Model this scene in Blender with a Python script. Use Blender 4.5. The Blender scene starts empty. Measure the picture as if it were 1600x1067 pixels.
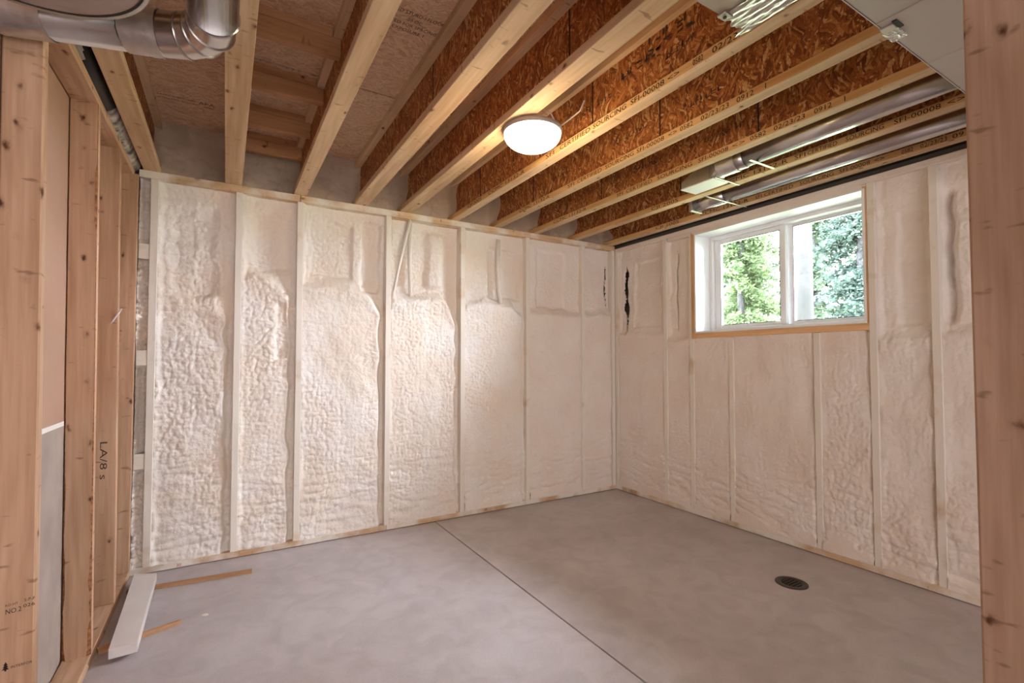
import bpy, bmesh, math, random
import numpy as np
from mathutils import Vector, Matrix

random.seed(7)
S = bpy.context.scene
COL = S.collection

# ------------------------------------------------------------------ camera, sky, lights, exposure
CAM = (-3.2237, -3.4662, 1.2151)
cd = bpy.data.cameras.new('camera')
cd.sensor_fit = 'HORIZONTAL'; cd.sensor_width = 36.0
cd.lens = 750.59 / 1600 * 36.0
cd.shift_y = 7.77 / 1600
cd.clip_start = 0.02
cam = bpy.data.objects.new('camera', cd); COL.objects.link(cam)
cam.location = CAM
cam.rotation_euler = (math.radians(90 + 1.8), 0, -math.radians(30.779))
S.camera = cam

S.view_settings.view_transform = 'Standard'
S.view_settings.look = 'None'
S.view_settings.gamma = 1
S.view_settings.use_curve_mapping = False
S.view_settings.exposure = 0.55

w = bpy.data.worlds.new('sky'); S.world = w; w.use_nodes = True
nt = w.node_tree; nt.nodes.clear()
wo = nt.nodes.new('ShaderNodeOutputWorld'); bg = nt.nodes.new('ShaderNodeBackground')
bg.inputs['Color'].default_value = (0.85, 0.89, 1.0, 1); bg.inputs['Strength'].default_value = 54.0
nt.links.new(bg.outputs[0], wo.inputs[0])

def area(name, loc, rot, sx, sy, power, color, portal=False):
    d = bpy.data.lights.new(name, 'AREA'); d.shape = 'RECTANGLE'; d.size = sx; d.size_y = sy
    d.energy = power; d.color = color
    if portal: d.cycles.is_portal = True
    o = bpy.data.objects.new(name, d); COL.objects.link(o); o.location = loc; o.rotation_euler = rot
    return o
# added rear fill light, stands in for daylight from the unseen basement
area('fill_rear', (-3.3, -6.6, 1.15), (math.radians(112), 0, 0), 4.6, 1.9, 88, (1.0, 0.94, 0.92))
# portal that guides the sky light through the window
area('window_portal', (0.36, -1.52, 1.84), (0, math.radians(-90), 0), 0.78, 1.2, 1, (1, 1, 1), portal=True)
DOME_POWER = 9.5

# ------------------------------------------------------------------ material helpers
MATS = {}
def newmat(name):
    m = bpy.data.materials.new(name); m.use_nodes = True
    n = m.node_tree.nodes; b = n['Principled BSDF']
    MATS[name] = m
    return m, n, m.node_tree.links, b
def node(n, t, **kw):
    x = n.new(t)
    for k, v in kw.items():
        if k in x.inputs: x.inputs[k].default_value = v
        else: setattr(x, k, v)
    return x
def ramp(n, stops):
    r = n.new('ShaderNodeValToRGB'); e = r.color_ramp.elements
    while len(e) < len(stops): e.new(0.5)
    for i, (p, c) in enumerate(stops):
        e[i].position = p; e[i].color = (c[0], c[1], c[2], 1)
    return r
def coords(n, l, scale, rnd=True, rot=(0, 0, 0)):
    tc = n.new('ShaderNodeTexCoord'); mp = n.new('ShaderNodeMapping')
    mp.inputs['Scale'].default_value = scale; mp.inputs['Rotation'].default_value = rot
    if rnd:
        oi = n.new('ShaderNodeObjectInfo'); mu = node(n, 'ShaderNodeVectorMath', operation='SCALE')
        cx = n.new('ShaderNodeCombineXYZ')
        for k, f in (('X', 37.0), ('Y', 53.0), ('Z', 71.0)):
            mm = node(n, 'ShaderNodeMath', operation='MULTIPLY'); mm.inputs[1].default_value = f
            l.new(oi.outputs['Random'], mm.inputs[0]); l.new(mm.outputs[0], cx.inputs[k])
        ad = node(n, 'ShaderNodeVectorMath', operation='ADD')
        l.new(tc.outputs['Object'], ad.inputs[0]); l.new(cx.outputs[0], ad.inputs[1]); l.new(ad.outputs[0], mp.inputs['Vector'])
    else:
        l.new(tc.outputs['Object'], mp.inputs['Vector'])
    return mp
def mix(n, l, fac, a, b, mode='MIX'):
    m = n.new('ShaderNodeMix'); m.data_type = 'RGBA'; m.blend_type = mode
    for sock, v in ((m.inputs[0], fac), (m.inputs[6], a), (m.inputs[7], b)):
        if hasattr(v, 'is_linked'): l.new(v, sock)
        elif isinstance(v, (int, float)): sock.default_value = v
        else: sock.default_value = (v[0], v[1], v[2], 1)
    return m.outputs[2]
def bump(n, l, b, h, strength=0.3, dist=0.002):
    bp = node(n, 'ShaderNodeBump'); bp.inputs['Strength'].default_value = strength; bp.inputs['Distance'].default_value = dist
    l.new(h, bp.inputs['Height']); l.new(bp.outputs[0], b.inputs['Normal'])
def srgb(r, g, b):
    f = lambda c: (c / 255 / 12.92) if c / 255 <= 0.04045 else ((c / 255 + 0.055) / 1.055) ** 2.4
    return (f(r), f(g), f(b))

def wood(name, axis, light, mid, dark, knots=True, rough=0.75, over=None):
    """soft-wood lumber with grain along `axis`; over = (colour, amount) foam overspray"""
    m, n, l, b = newmat(name)
    k = {'x': 0, 'y': 1, 'z': 2}[axis]
    s = [1, 1, 1]; s[k] = 0.05
    mp = coords(n, l, tuple(s))
    n1 = node(n, 'ShaderNodeTexNoise'); n1.inputs['Scale'].default_value = 70; n1.inputs['Detail'].default_value = 5
    l.new(mp.outputs[0], n1.inputs['Vector'])
    s2 = [1, 1, 1]; s2[k] = 0.12
    mp2 = coords(n, l, tuple(s2))
    n2 = node(n, 'ShaderNodeTexNoise'); n2.inputs['Scale'].default_value = 9; n2.inputs['Detail'].default_value = 3; n2.inputs['Distortion'].default_value = 0.6
    l.new(mp2.outputs[0], n2.inputs['Vector'])
    r1 = ramp(n, [(0.25, mid), (0.75, light)]); l.new(n1.outputs[0], r1.inputs[0])
    r2 = ramp(n, [(0.36, (0.72, 0.66, 0.60)), (0.64, (1, 1, 1))]); l.new(n2.outputs[0], r2.inputs[0])
    c = mix(n, l, 1.0, r1.outputs[0], r2.outputs[0], 'MULTIPLY')
    if knots:
        s3 = [1, 1, 1]; s3[k] = 0.62
        mp3 = coords(n, l, tuple(s3))
        v = node(n, 'ShaderNodeTexVoronoi'); v.inputs['Scale'].default_value = 12.5
        dn = node(n, 'ShaderNodeTexNoise'); dn.inputs['Scale'].default_value = 45; dn.inputs['Detail'].default_value = 3
        l.new(mp3.outputs[0], dn.inputs['Vector'])
        ds = node(n, 'ShaderNodeVectorMath', operation='SCALE'); ds.inputs['Scale'].default_value = 0.022
        l.new(dn.outputs['Color'], ds.inputs[0])
        da = node(n, 'ShaderNodeVectorMath', operation='ADD'); l.new(mp3.outputs[0], da.inputs[0]); l.new(ds.outputs[0], da.inputs[1])
        l.new(da.outputs[0], v.inputs['Vector'])
        rk = ramp(n, [(0.05, (0.95, 0.95, 0.95)), (0.13, (0.12, 0.12, 0.12)), (0.2, (0, 0, 0))]); l.new(v.outputs['Distance'], rk.inputs[0])
        c = mix(n, l, rk.outputs[0], c, dark)
        # fine cross checks and mill marks
        s4 = [1, 1, 1]; s4[k] = 3.0
        mp4 = coords(n, l, tuple(s4))
        n4 = node(n, 'ShaderNodeTexNoise'); n4.inputs['Scale'].default_value = 14; n4.inputs['Detail'].default_value = 2
        l.new(mp4.outputs[0], n4.inputs['Vector'])
        r4 = ramp(n, [(0.66, (0, 0, 0)), (0.74, (0.5, 0.5, 0.5))]); l.new(n4.outputs[0], r4.inputs[0])
        c = mix(n, l, r4.outputs[0], c, dark)
    if over:
        oc, amt = over
        mp5 = coords(n, l, (1, 1, 1))
        n5 = node(n, 'ShaderNodeTexNoise'); n5.inputs['Scale'].default_value = 5; n5.inputs['Detail'].default_value = 6
        l.new(mp5.outputs[0], n5.inputs['Vector'])
        r5 = ramp(n, [(max(0, 0.62 - amt * 0.5), (0, 0, 0)), (min(1, 0.80 - amt * 0.5), (1, 1, 1))]); l.new(n5.outputs[0], r5.inputs[0])
        c = mix(n, l, r5.outputs[0], c, oc)
    l.new(c, b.inputs['Base Color']); b.inputs['Roughness'].default_value = rough
    b.inputs['Specular IOR Level'].default_value = 0.25
    bump(n, l, b, n1.outputs[0], 0.25, 0.0015)
    return m

PINE = dict(light=srgb(234, 210, 178), mid=srgb(216, 184, 146), dark=srgb(104, 62, 34))
STUD = dict(light=srgb(218, 184, 156), mid=srgb(196, 160, 130), dark=srgb(84, 46, 24))
OVER = srgb(236, 230, 221)
M_JOIST = wood('flange_pine', 'y', **PINE)
M_FLTXT = wood('flange_pine_orange', 'y', light=srgb(234, 196, 140), mid=srgb(216, 166, 106), dark=srgb(104, 62, 34), knots=False)
M_STUD = wood('stud_spruce', 'z', **STUD)
M_STUDY = wood('plate_spruce', 'y', **STUD)
M_STUDX = wood('block_spruce', 'x', light=srgb(206, 160, 116), mid=srgb(180, 132, 88), dark=srgb(84, 46, 24))
M_OSTUD = wood('stud_oversprayed', 'z', over=(OVER, 0.8), knots=False, light=srgb(234, 212, 184), mid=srgb(218, 192, 160), dark=srgb(120, 80, 50))
M_OPLX = wood('plate_oversprayed', 'x', over=(OVER, 0.42), light=srgb(234, 206, 172), mid=srgb(214, 182, 144), dark=srgb(120, 80, 50))
M_OPLY = wood('sill_oversprayed', 'y', over=(OVER, 0.45), light=srgb(226, 200, 168), mid=srgb(206, 176, 138), dark=srgb(120, 80, 50))
M_RAW = wood('raw_rough_opening', 'y', knots=False, light=srgb(240, 200, 156), mid=srgb(224, 178, 130), dark=srgb(84, 46, 24))
M_RAWZ = wood('raw_rough_jamb', 'z', knots=False, light=srgb(240, 200, 156), mid=srgb(224, 178, 130), dark=srgb(84, 46, 24))
M_POST = wood('post_spruce', 'z', light=srgb(214, 186, 166), mid=srgb(192, 162, 140), dark=srgb(84, 46, 24))
M_STICK = wood('lath_wood', 'x', knots=False, light=srgb(212, 172, 138), mid=srgb(192, 150, 114), dark=srgb(84, 46, 24))

def flat(name, col, rough=0.6, metal=0.0, noise=None, spec=None):
    m, n, l, b = newmat(name)
    b.inputs['Roughness'].default_value = rough; b.inputs['Metallic'].default_value = metal
    if spec is not None: b.inputs['Specular IOR Level'].default_value = spec
    if noise:
        sc, col2, bs = noise
        mp = coords(n, l, (1, 1, 1))
        t = node(n, 'ShaderNodeTexNoise'); t.inputs['Scale'].default_value = sc; t.inputs['Detail'].default_value = 5
        l.new(mp.outputs[0], t.inputs['Vector'])
        r = ramp(n, [(0.3, col), (0.7, col2)]); l.new(t.outputs[0], r.inputs[0])
        l.new(r.outputs[0], b.inputs['Base Color'])
        if bs: bump(n, l, b, t.outputs[0], bs, 0.003)
    else:
        b.inputs['Base Color'].default_value = (*col, 1)
    return m

M_WHITE = flat('white_vinyl', srgb(240, 241, 244), 0.35)
M_PAINT = flat('white_primed_board', srgb(228, 222, 222), 0.5, noise=(6, srgb(236, 232, 230), 0.05))
M_INK = flat('black_ink', srgb(30, 24, 20), 0.8)
M_INKB = flat('faded_ink', srgb(62, 42, 30), 0.8)
M_RED = flat('red_ink', srgb(190, 80, 70), 0.8)
M_PENCIL = flat('marker_ink', srgb(70, 55, 48), 0.8)
M_GALV = flat('galvanised_steel', srgb(196, 194, 194), 0.24, 1.0, noise=(7, srgb(214, 213, 214), 0.06))
M_GALVD = flat('dull_galvanised_steel', srgb(186, 184, 180), 0.42, 0.8, noise=(4, srgb(200, 198, 194), 0.04))
M_TRUNK = flat('grey_coated_duct', srgb(176, 168, 158), 0.5, 0.15, noise=(3, srgb(186, 178, 168), 0.03))
M_FOIL = flat('foil_tape', srgb(206, 206, 206), 0.36, 0.9, noise=(38, srgb(222, 222, 222), 0.6))
M_CAPD = flat('grey_cap_metal', srgb(176, 160, 150), 0.55, 0.2)
M_BLACK = flat('black_sleeve', srgb(20, 18, 18), 0.5)
M_DRAIN = flat('dark_drain_plastic', srgb(58, 50, 46), 0.45)
M_DRAIND = flat('black_drain_slot', srgb(16, 14, 13), 0.7)
M_CONC = flat('foundation_concrete', srgb(140, 132, 124), 0.9, noise=(12, srgb(112, 106, 100), 0.3))
M_DRY = flat('drywall_paper', srgb(186, 150, 128), 0.85, noise=(2.5, srgb(178, 142, 120), 0.02))
M_DRYG = flat('grey_lower_panel', srgb(158, 142, 132), 0.8, noise=(6, srgb(176, 160, 150), 0.05))
M_TAPE = flat('white_joint_tape', srgb(240, 236, 230), 0.7)
M_BARK = flat('bark_wane', srgb(96, 56, 30), 0.9, noise=(60, srgb(176, 122, 78), 0.8))
M_DARKGAP = flat('dark_gap_shade', srgb(74, 70, 66), 0.9)
M_WIRE = flat('white_wire', srgb(232, 224, 212), 0.5)
M_GLUE = flat('dark_web_joint', srgb(34, 22, 14), 0.8)
M_VENT = flat('spattered_vent_foil', srgb(70, 64, 62), 0.5, 0.2, noise=(22, srgb(236, 230, 222), 0.5))

def foam_mat(name, base, warm, dirty):
    m, n, l, b = newmat(name)
    mp = coords(n, l, (1, 1, 1), rnd=True)
    t = node(n, 'ShaderNodeTexNoise'); t.inputs['Scale'].default_value = 2.6; t.inputs['Detail'].default_value = 4
    l.new(mp.outputs[0], t.inputs['Vector'])
    r = ramp(n, [(0.36, warm), (0.62, base)]); l.new(t.outputs[0], r.inputs[0])
    t2 = node(n, 'ShaderNodeTexNoise'); t2.inputs['Scale'].default_value = 16; t2.inputs['Detail'].default_value = 5
    l.new(mp.outputs[0], t2.inputs['Vector'])
    r2 = ramp(n, [(0.60, (0, 0, 0)), (0.80, (0.55, 0.55, 0.55))]); l.new(t2.outputs[0], r2.inputs[0])
    c = mix(n, l, r2.outputs[0], r.outputs[0], dirty)
    l.new(c, b.inputs['Base Color']); b.inputs['Roughness'].default_value = 0.7
    b.inputs['Specular IOR Level'].default_value = 0.3
    t3 = node(n, 'ShaderNodeTexNoise'); t3.inputs['Scale'].default_value = 70; t3.inputs['Detail'].default_value = 5
    l.new(mp.outputs[0], t3.inputs['Vector'])
    bump(n, l, b, t3.outputs[0], 0.55, 0.006)
    return m
M_FOAM = foam_mat('spray_foam', srgb(238, 234, 230), srgb(236, 224, 212), srgb(222, 216, 198))
M_FOAMR = foam_mat('spray_foam_warm', srgb(240, 233, 227), srgb(236, 224, 215), srgb(224, 214, 200))
M_FOAMSHADE = foam_mat('spray_foam_shaded', srgb(198, 180, 160), srgb(178, 158, 138), srgb(150, 132, 114))  # darker copy of the foam for the rim, cavity shade put into its colour

def osb(name, cols, axes, lo=(0.6, 0.55, 0.5)):
    """strand board: stretched cells with per-strand tint; axes = the two in-plane axes"""
    m, n, l, b = newmat(name)
    base = coords(n, l, (1, 1, 1))
    wn = node(n, 'ShaderNodeTexNoise'); wn.inputs['Scale'].default_value = 7; wn.inputs['Detail'].default_value = 2
    l.new(base.outputs[0], wn.inputs['Vector'])
    sub = node(n, 'ShaderNodeVectorMath', operation='SUBTRACT'); sub.inputs[1].default_value = (0.5, 0.5, 0.5)
    l.new(wn.outputs['Color'], sub.inputs[0])
    sc = node(n, 'ShaderNodeVectorMath', operation='SCALE'); sc.inputs['Scale'].default_value = 0.10
    l.new(sub.outputs[0], sc.inputs[0])
    ad = node(n, 'ShaderNodeVectorMath', operation='ADD'); l.new(base.outputs[0], ad.inputs[0]); l.new(sc.outputs[0], ad.inputs[1])
    outs = []
    dists = []
    for ang, (sa, sb) in ((0.15, (120, 15)), (-0.6, (95, 17)), (0.75, (105, 20))):
        mp = n.new('ShaderNodeMapping'); mp.vector_type = 'POINT'
        rot = [0, 0, 0]; k = ({0, 1, 2} - set(axes)).pop(); rot[k] = ang
        s = [8, 8, 8]; s[axes[0]] = sa; s[axes[1]] = sb
        mr = n.new('ShaderNodeMapping'); mr.inputs['Rotation'].default_value = rot
        l.new(ad.outputs[0], mr.inputs['Vector']); l.new(mr.outputs[0], mp.inputs['Vector'])
        mp.inputs['Scale'].default_value = s
        v = node(n, 'ShaderNodeTexVoronoi'); v.inputs['Scale'].default_value = 1.0
        l.new(mp.outputs[0], v.inputs['Vector'])
        sp = n.new('ShaderNodeSeparateColor'); l.new(v.outputs['Color'], sp.inputs[0])
        r = ramp(n, cols); l.new(sp.outputs[0], r.inputs[0])
        outs.append((r.outputs[0], sp.outputs[1])); dists.append(v.outputs['Distance'])
    f1 = ramp(n, [(0.48, (0, 0, 0)), (0.52, (1, 1, 1))]); l.new(outs[0][1], f1.inputs[0])
    c = mix(n, l, f1.outputs[0], outs[0][0], outs[1][0])
    f2 = ramp(n, [(0.60, (0, 0, 0)), (0.64, (1, 1, 1))]); l.new(outs[1][1], f2.inputs[0])
    c = mix(n, l, f2.outputs[0], c, outs[2][0])
    gn = node(n, 'ShaderNodeTexNoise'); gn.inputs['Scale'].default_value = 160; gn.inputs['Detail'].default_value = 4
    l.new(ad.outputs[0], gn.inputs['Vector'])
    gr = ramp(n, [(0.3, lo), (0.65, (1, 1, 1))]); l.new(gn.outputs[0], gr.inputs[0])
    c = mix(n, l, 1.0, c, gr.outputs[0], 'MULTIPLY')
    l.new(c, b.inputs['Base Color']); b.inputs['Roughness'].default_value = 0.6
    b.inputs['Specular IOR Level'].default_value = 0.3
    bump(n, l, b, outs[0][1], 0.25, 0.002)
    return m
M_WEB = osb('osb_web', [(0.0, srgb(116, 64, 32)), (0.35, srgb(152, 90, 46)), (0.68, srgb(180, 112, 58)), (0.88, srgb(206, 146, 86)), (1.0, srgb(226, 184, 130))], (1, 2))
M_SUB = osb('osb_subfloor', [(0.0, srgb(196, 160, 128)), (0.3, srgb(212, 178, 146)), (0.6, srgb(222, 190, 160)), (1.0, srgb(232, 206, 178))], (1, 0), (0.8, 0.75, 0.7))

def concrete():
    m, n, l, b = newmat('concrete_floor')
    mp = coords(n, l, (1, 1, 1), rnd=False)
    t1 = node(n, 'ShaderNodeTexNoise'); t1.inputs['Scale'].default_value = 0.9; t1.inputs['Detail'].default_value = 5; t1.inputs['Distortion'].default_value = 0.5
    t2 = node(n, 'ShaderNodeTexNoise'); t2.inputs['Scale'].default_value = 7; t2.inputs['Detail'].default_value = 6; t2.inputs['Distortion'].default_value = 0.8
    t3 = node(n, 'ShaderNodeTexNoise'); t3.inputs['Scale'].default_value = 140; t3.inputs['Detail'].default_value = 3
    for t in (t1, t2, t3): l.new(mp.outputs[0], t.inputs['Vector'])
    r1 = ramp(n, [(0.35, srgb(190, 182, 184)), (0.65, srgb(210, 204, 208))]); l.new(t1.outputs[0], r1.inputs[0])
    r2 = ramp(n, [(0.30, (0.84, 0.83, 0.83)), (0.60, (1, 1, 1))]); l.new(t2.outputs[0], r2.inputs[0])
    r3 = ramp(n, [(0.3, (0.93, 0.93, 0.93)), (0.6, (1, 1, 1))]); l.new(t3.outputs[0], r3.inputs[0])
    c = mix(n, l, 1.0, r1.outputs[0], r2.outputs[0], 'MULTIPLY')
    c = mix(n, l, 1.0, c, r3.outputs[0], 'MULTIPLY')
    l.new(c, b.inputs['Base Color'])
    rr = ramp(n, [(0.3, (0.42, 0.42, 0.42)), (0.7, (0.6, 0.6, 0.6))]); l.new(t2.outputs[0], rr.inputs[0]); l.new(rr.outputs[0], b.inputs['Roughness'])
    b.inputs['Specular IOR Level'].default_value = 0.4
    bump(n, l, b, t2.outputs[0], 0.08, 0.004)
    return m
M_FLOOR = concrete()

def glass():
    m, n, l, b = newmat('window_glass')
    n.remove(b); o = n['Material Output']
    tr = n.new('ShaderNodeBsdfTransparent'); tr.inputs[0].default_value = (0.95, 0.97, 0.96, 1)
    gl = n.new('ShaderNodeBsdfGlossy'); gl.inputs['Roughness'].default_value = 0.02
    fr = n.new('ShaderNodeFresnel'); fr.inputs[0].default_value = 1.45
    mx = n.new('ShaderNodeMixShader'); l.new(fr.outputs[0], mx.inputs[0]); l.new(tr.outputs[0], mx.inputs[1]); l.new(gl.outputs[0], mx.inputs[2])
    l.new(mx.outputs[0], o.inputs[0])
    return m
M_GLASS = glass()
def emit(name, col, s):
    m, n, l, b = newmat(name)
    b.inputs['Base Color'].default_value = (0.9, 0.88, 0.84, 1)
    b.inputs['Emission Color'].default_value = (*col, 1); b.inputs['Emission Strength'].default_value = s
    b.inputs['Roughness'].default_value = 0.25
    return m
M_LAMP = emit('lit_opal_glass', (1.0, 0.90, 0.76), 2.2)
def leafmat(name, c1, c2):
    m, n, l, b = newmat(name)
    o = n['Material Output']; n.remove(b)
    g = n.new('ShaderNodeNewGeometry')
    r = ramp(n, [(0.0, c1), (1.0, c2)]); l.new(g.outputs['Random Per Island'], r.inputs[0])
    d = n.new('ShaderNodeBsdfDiffuse'); t = n.new('ShaderNodeBsdfTranslucent')
    l.new(r.outputs[0], d.inputs[0]); l.new(r.outputs[0], t.inputs[0])
    mx = n.new('ShaderNodeMixShader'); mx.inputs[0].default_value = 0.5
    l.new(d.outputs[0], mx.inputs[1]); l.new(t.outputs[0], mx.inputs[2]); l.new(mx.outputs[0], o.inputs[0])
    return m
M_LEAF = [leafmat('spruce_needles', srgb(44, 56, 46), srgb(88, 102, 80)),
          leafmat('bright_leaves', srgb(50, 64, 44), srgb(98, 112, 78)),
          leafmat('bluish_needles', srgb(42, 54, 50), srgb(84, 98, 90))]
M_TREEBARK = flat('grey_bark', srgb(40, 38, 40), 0.9, noise=(9, srgb(26, 25, 27), 0.6))
M_LAWN = flat('lawn_ground', srgb(82, 96, 56), 0.9, noise=(3, srgb(104, 114, 74), 0.2))

# ------------------------------------------------------------------ mesh helpers
def tagit(o, label, cat, group=None, kind=None):
    o['label'] = label
    if cat: o['category'] = cat
    if group: o['group'] = group
    if kind: o['kind'] = kind
    return o
def empty(name, loc=(0, 0, 0)):
    o = bpy.data.objects.new(name, None); o.empty_display_size = 0.1
    COL.objects.link(o); o.location = loc
    return o
def wloc(o):
    v = Vector((0, 0, 0))
    while o: v += o.location; o = o.parent
    return v
def link(name, me, mat, parent=None, loc=(0, 0, 0), smooth=False):
    if mat is not None and not me.materials:
        for m in (mat if isinstance(mat, (list, tuple)) else [mat]): me.materials.append(m)
    o = bpy.data.objects.new(name, me); COL.objects.link(o)
    o.location = Vector(loc) - (wloc(parent) if parent else Vector((0, 0, 0)))
    if parent: o.parent = parent
    if smooth: me.polygons.foreach_set('use_smooth', [True] * len(me.polygons))
    return o
def bm_box(bm, a, b, bev=0.0):
    ps = [(x, y, z) for x in (a[0], b[0]) for y in (a[1], b[1]) for z in (a[2], b[2])]
    v = [bm.verts.new(p) for p in ps]
    fs = [bm.faces.new([v[i] for i in q]) for q in ((0, 1, 3, 2), (4, 6, 7, 5), (0, 4, 5, 1), (2, 3, 7, 6), (0, 2, 6, 4), (1, 5, 7, 3))]
    if bev:
        es = list({e for f in fs for e in f.edges})
        bmesh.ops.bevel(bm, geom=es, offset=bev, segments=1, affect='EDGES')
def done(bm):
    bmesh.ops.recalc_face_normals(bm, faces=bm.faces[:])
    me = bpy.data.meshes.new('mesh'); bm.to_mesh(me); bm.free(); return me
def box(name, a, b, mat, parent=None, bev=0.0015):
    """box between world corners a and b, origin at the middle of its bottom"""
    lo = [min(p, q) for p, q in zip(a, b)]; hi = [max(p, q) for p, q in zip(a, b)]
    c = ((lo[0] + hi[0]) / 2, (lo[1] + hi[1]) / 2, lo[2])
    bm = bmesh.new(); bm_box(bm, [lo[i] - c[i] for i in range(3)], [hi[i] - c[i] for i in range(3)], bev)
    return link(name, done(bm), mat, parent, c)
def boxes(name, lst, mat, parent=None, bev=0.001, org=(0, 0, 0)):
    bm = bmesh.new()
    for a, b in lst:
        lo = [min(p, q) - o for p, q, o in zip(a, b, org)]; hi = [max(p, q) - o for p, q, o in zip(a, b, org)]
        bm_box(bm, lo, hi, bev)
    return link(name, done(bm), mat, parent, org)
def tube(name, pts, r, mat, parent=None, seg=16, caps=True, org=None, radii=None):
    pts = [Vector(p) for p in pts]; org = Vector(org) if org is not None else pts[0].copy()
    bm = bmesh.new(); rings = []
    t0 = (pts[1] - pts[0]).normalized()
    up = Vector((0, 0, 1)) if abs(t0.z) < 0.9 else Vector((1, 0, 0))
    nrm = t0.cross(up).normalized()
    for i, p in enumerate(pts):
        if i == 0: t = pts[1] - pts[0]
        elif i == len(pts) - 1: t = pts[-1] - pts[-2]
        else: t = (pts[i] - pts[i - 1]).normalized() + (pts[i + 1] - pts[i]).normalized()
        t.normalize()
        nrm = (nrm - t * nrm.dot(t)).normalized(); bn = t.cross(nrm)
        k = 1.0
        if 0 < i < len(pts) - 1:
            d = (pts[i] - pts[i - 1]).normalized().dot(t); k = 1 / max(0.5, d)
        rr = radii[i] if radii else r
        rings.append([bm.verts.new(p - org + (nrm * math.cos(a) + bn * math.sin(a)) * rr) for a in [2 * math.pi * j / seg for j in range(seg)]])
    for a, b in zip(rings, rings[1:]):
        for j in range(seg): bm.faces.new((a[j], a[(j + 1) % seg], b[(j + 1) % seg], b[j]))
    if caps:
        bm.faces.new(rings[0][::-1]); bm.faces.new(rings[-1])
    o = link(name, done(bm), mat, parent, org)
    for f in o.data.polygons: f.use_smooth = len(f.vertices) == 4
    return o
def lathe(name, prof, mat, parent, loc, seg=48, smooth=True):
    """profile of (radius, z) turned about the vertical through loc"""
    bm = bmesh.new(); rings = []
    for r, z in prof:
        if r < 1e-6: rings.append([bm.verts.new((0, 0, z))])
        else: rings.append([bm.verts.new((r * math.cos(2 * math.pi * j / seg), r * math.sin(2 * math.pi * j / seg), z)) for j in range(seg)])
    for a, b in zip(rings, rings[1:]):
        for j in range(seg):
            if len(a) == 1 and len(b) == 1: continue
            k = (j + 1) % seg
            if len(a) == 1: bm.faces.new((a[0], b[j], b[k]))
            elif len(b) == 1: bm.faces.new((a[j], a[k], b[0]))
            else: bm.faces.new((a[j], a[k], b[k], b[j]))
    return link(name, done(bm), mat, parent, loc, smooth)
def text(s, size, origin, right, up, mat, parent, width=None, name='printed_text', spacing=1.0):
    """flat lettering; origin = left end of the baseline, right/up = directions"""
    cu = bpy.data.curves.new('txt', 'FONT'); cu.body = s; cu.size = size; cu.space_character = spacing
    cu.resolution_u = 2
    tmp = bpy.data.objects.new('txt', cu); COL.objects.link(tmp)
    dg = bpy.context.evaluated_depsgraph_get(); me = bpy.data.meshes.new_from_object(tmp.evaluated_get(dg))
    bpy.data.objects.remove(tmp); bpy.data.curves.remove(cu)
    right = Vector(right).normalized(); up = Vector(up).normalized()
    co = np.zeros(len(me.vertices) * 3); me.vertices.foreach_get('co', co); co = co.reshape(-1, 3)
    k = 1.0
    if width: k = width / max(1e-6, co[:, 0].max())
    out = co[:, :1] * k * np.array(right) + co[:, 1:2] * np.array(up)
    me.vertices.foreach_set('co', out.ravel()); me.update()
    me.materials.clear()
    return link(name, me, mat, parent, origin)

# ------------------------------------------------------------------ noise fields
def _hash(ix, iy, seed):
    h = (ix.astype(np.int64) * 374761393 + iy.astype(np.int64) * 668265263 + seed * 1442695041) & 0xFFFFFFFF
    h = ((h ^ (h >> 13)) * 1274126177) & 0xFFFFFFFF
    return ((h ^ (h >> 16)) & 0xFFFFFF) / float(0xFFFFFF)
def pn(u, v, seed=0):
    iu = np.floor(u); iv = np.floor(v); fu = u - iu; fv = v - iv
    su = fu * fu * (3 - 2 * fu); sv = fv * fv * (3 - 2 * fv)
    def g(a, b):
        t = _hash(iu + a, iv + b, seed) * 2 * np.pi
        return np.cos(t) * (fu - a) + np.sin(t) * (fv - b)
    return ((g(0, 0) * (1 - su) + g(1, 0) * su) * (1 - sv) + (g(0, 1) * (1 - su) + g(1, 1) * su) * sv) * 1.4
def fbm(u, v, seed=0, o=3):
    s = 0; a = 1; t = 0
    for i in range(o):
        s = s + a * pn(u * 2 ** i, v * 2 ** i, seed + i * 17); t += a; a *= 0.5
    return s / t
def puff(u, v, seed=0):
    """rounded popcorn lumps, 0..1"""
    iu = np.floor(u); iv = np.floor(v); best = np.full(u.shape, 9.0)
    for a in (-1, 0, 1):
        for b in (-1, 0, 1):
            px = iu + a + 0.15 + 0.7 * _hash(iu + a, iv + b, seed); py = iv + b + 0.15 + 0.7 * _hash(iu + a, iv + b, seed + 99)
            best = np.minimum(best, (u - px) ** 2 + (v - py) ** 2)
    return np.clip(1 - best * 1.15, 0, 1)
def sst(a, b, x):
    t = np.clip((x - a) / (b - a), 0, 1); return t * t * (3 - 2 * t)
def grid_mesh(P, keep=None):
    nz, nx = P.shape[:2]
    me = bpy.data.meshes.new('mesh')
    i = np.arange(nz * nx).reshape(nz, nx)
    q = np.stack([i[:-1, :-1], i[:-1, 1:], i[1:, 1:], i[1:, :-1]], -1).reshape(-1, 4)
    if keep is not None: q = q[keep.reshape(-1)]
    me.vertices.add(nz * nx); me.vertices.foreach_set('co', P.reshape(-1).astype(np.float32))
    me.loops.add(q.size); me.loops.foreach_set('vertex_index', q.reshape(-1).astype(np.int32))
    me.polygons.add(len(q)); me.polygons.foreach_set('loop_start', (np.arange(len(q)) * 4).astype(np.int32))
    me.polygons.foreach_set('use_smooth', np.ones(len(q), bool))
    me.update(calc_edges=True); me.validate()
    return me

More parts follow.
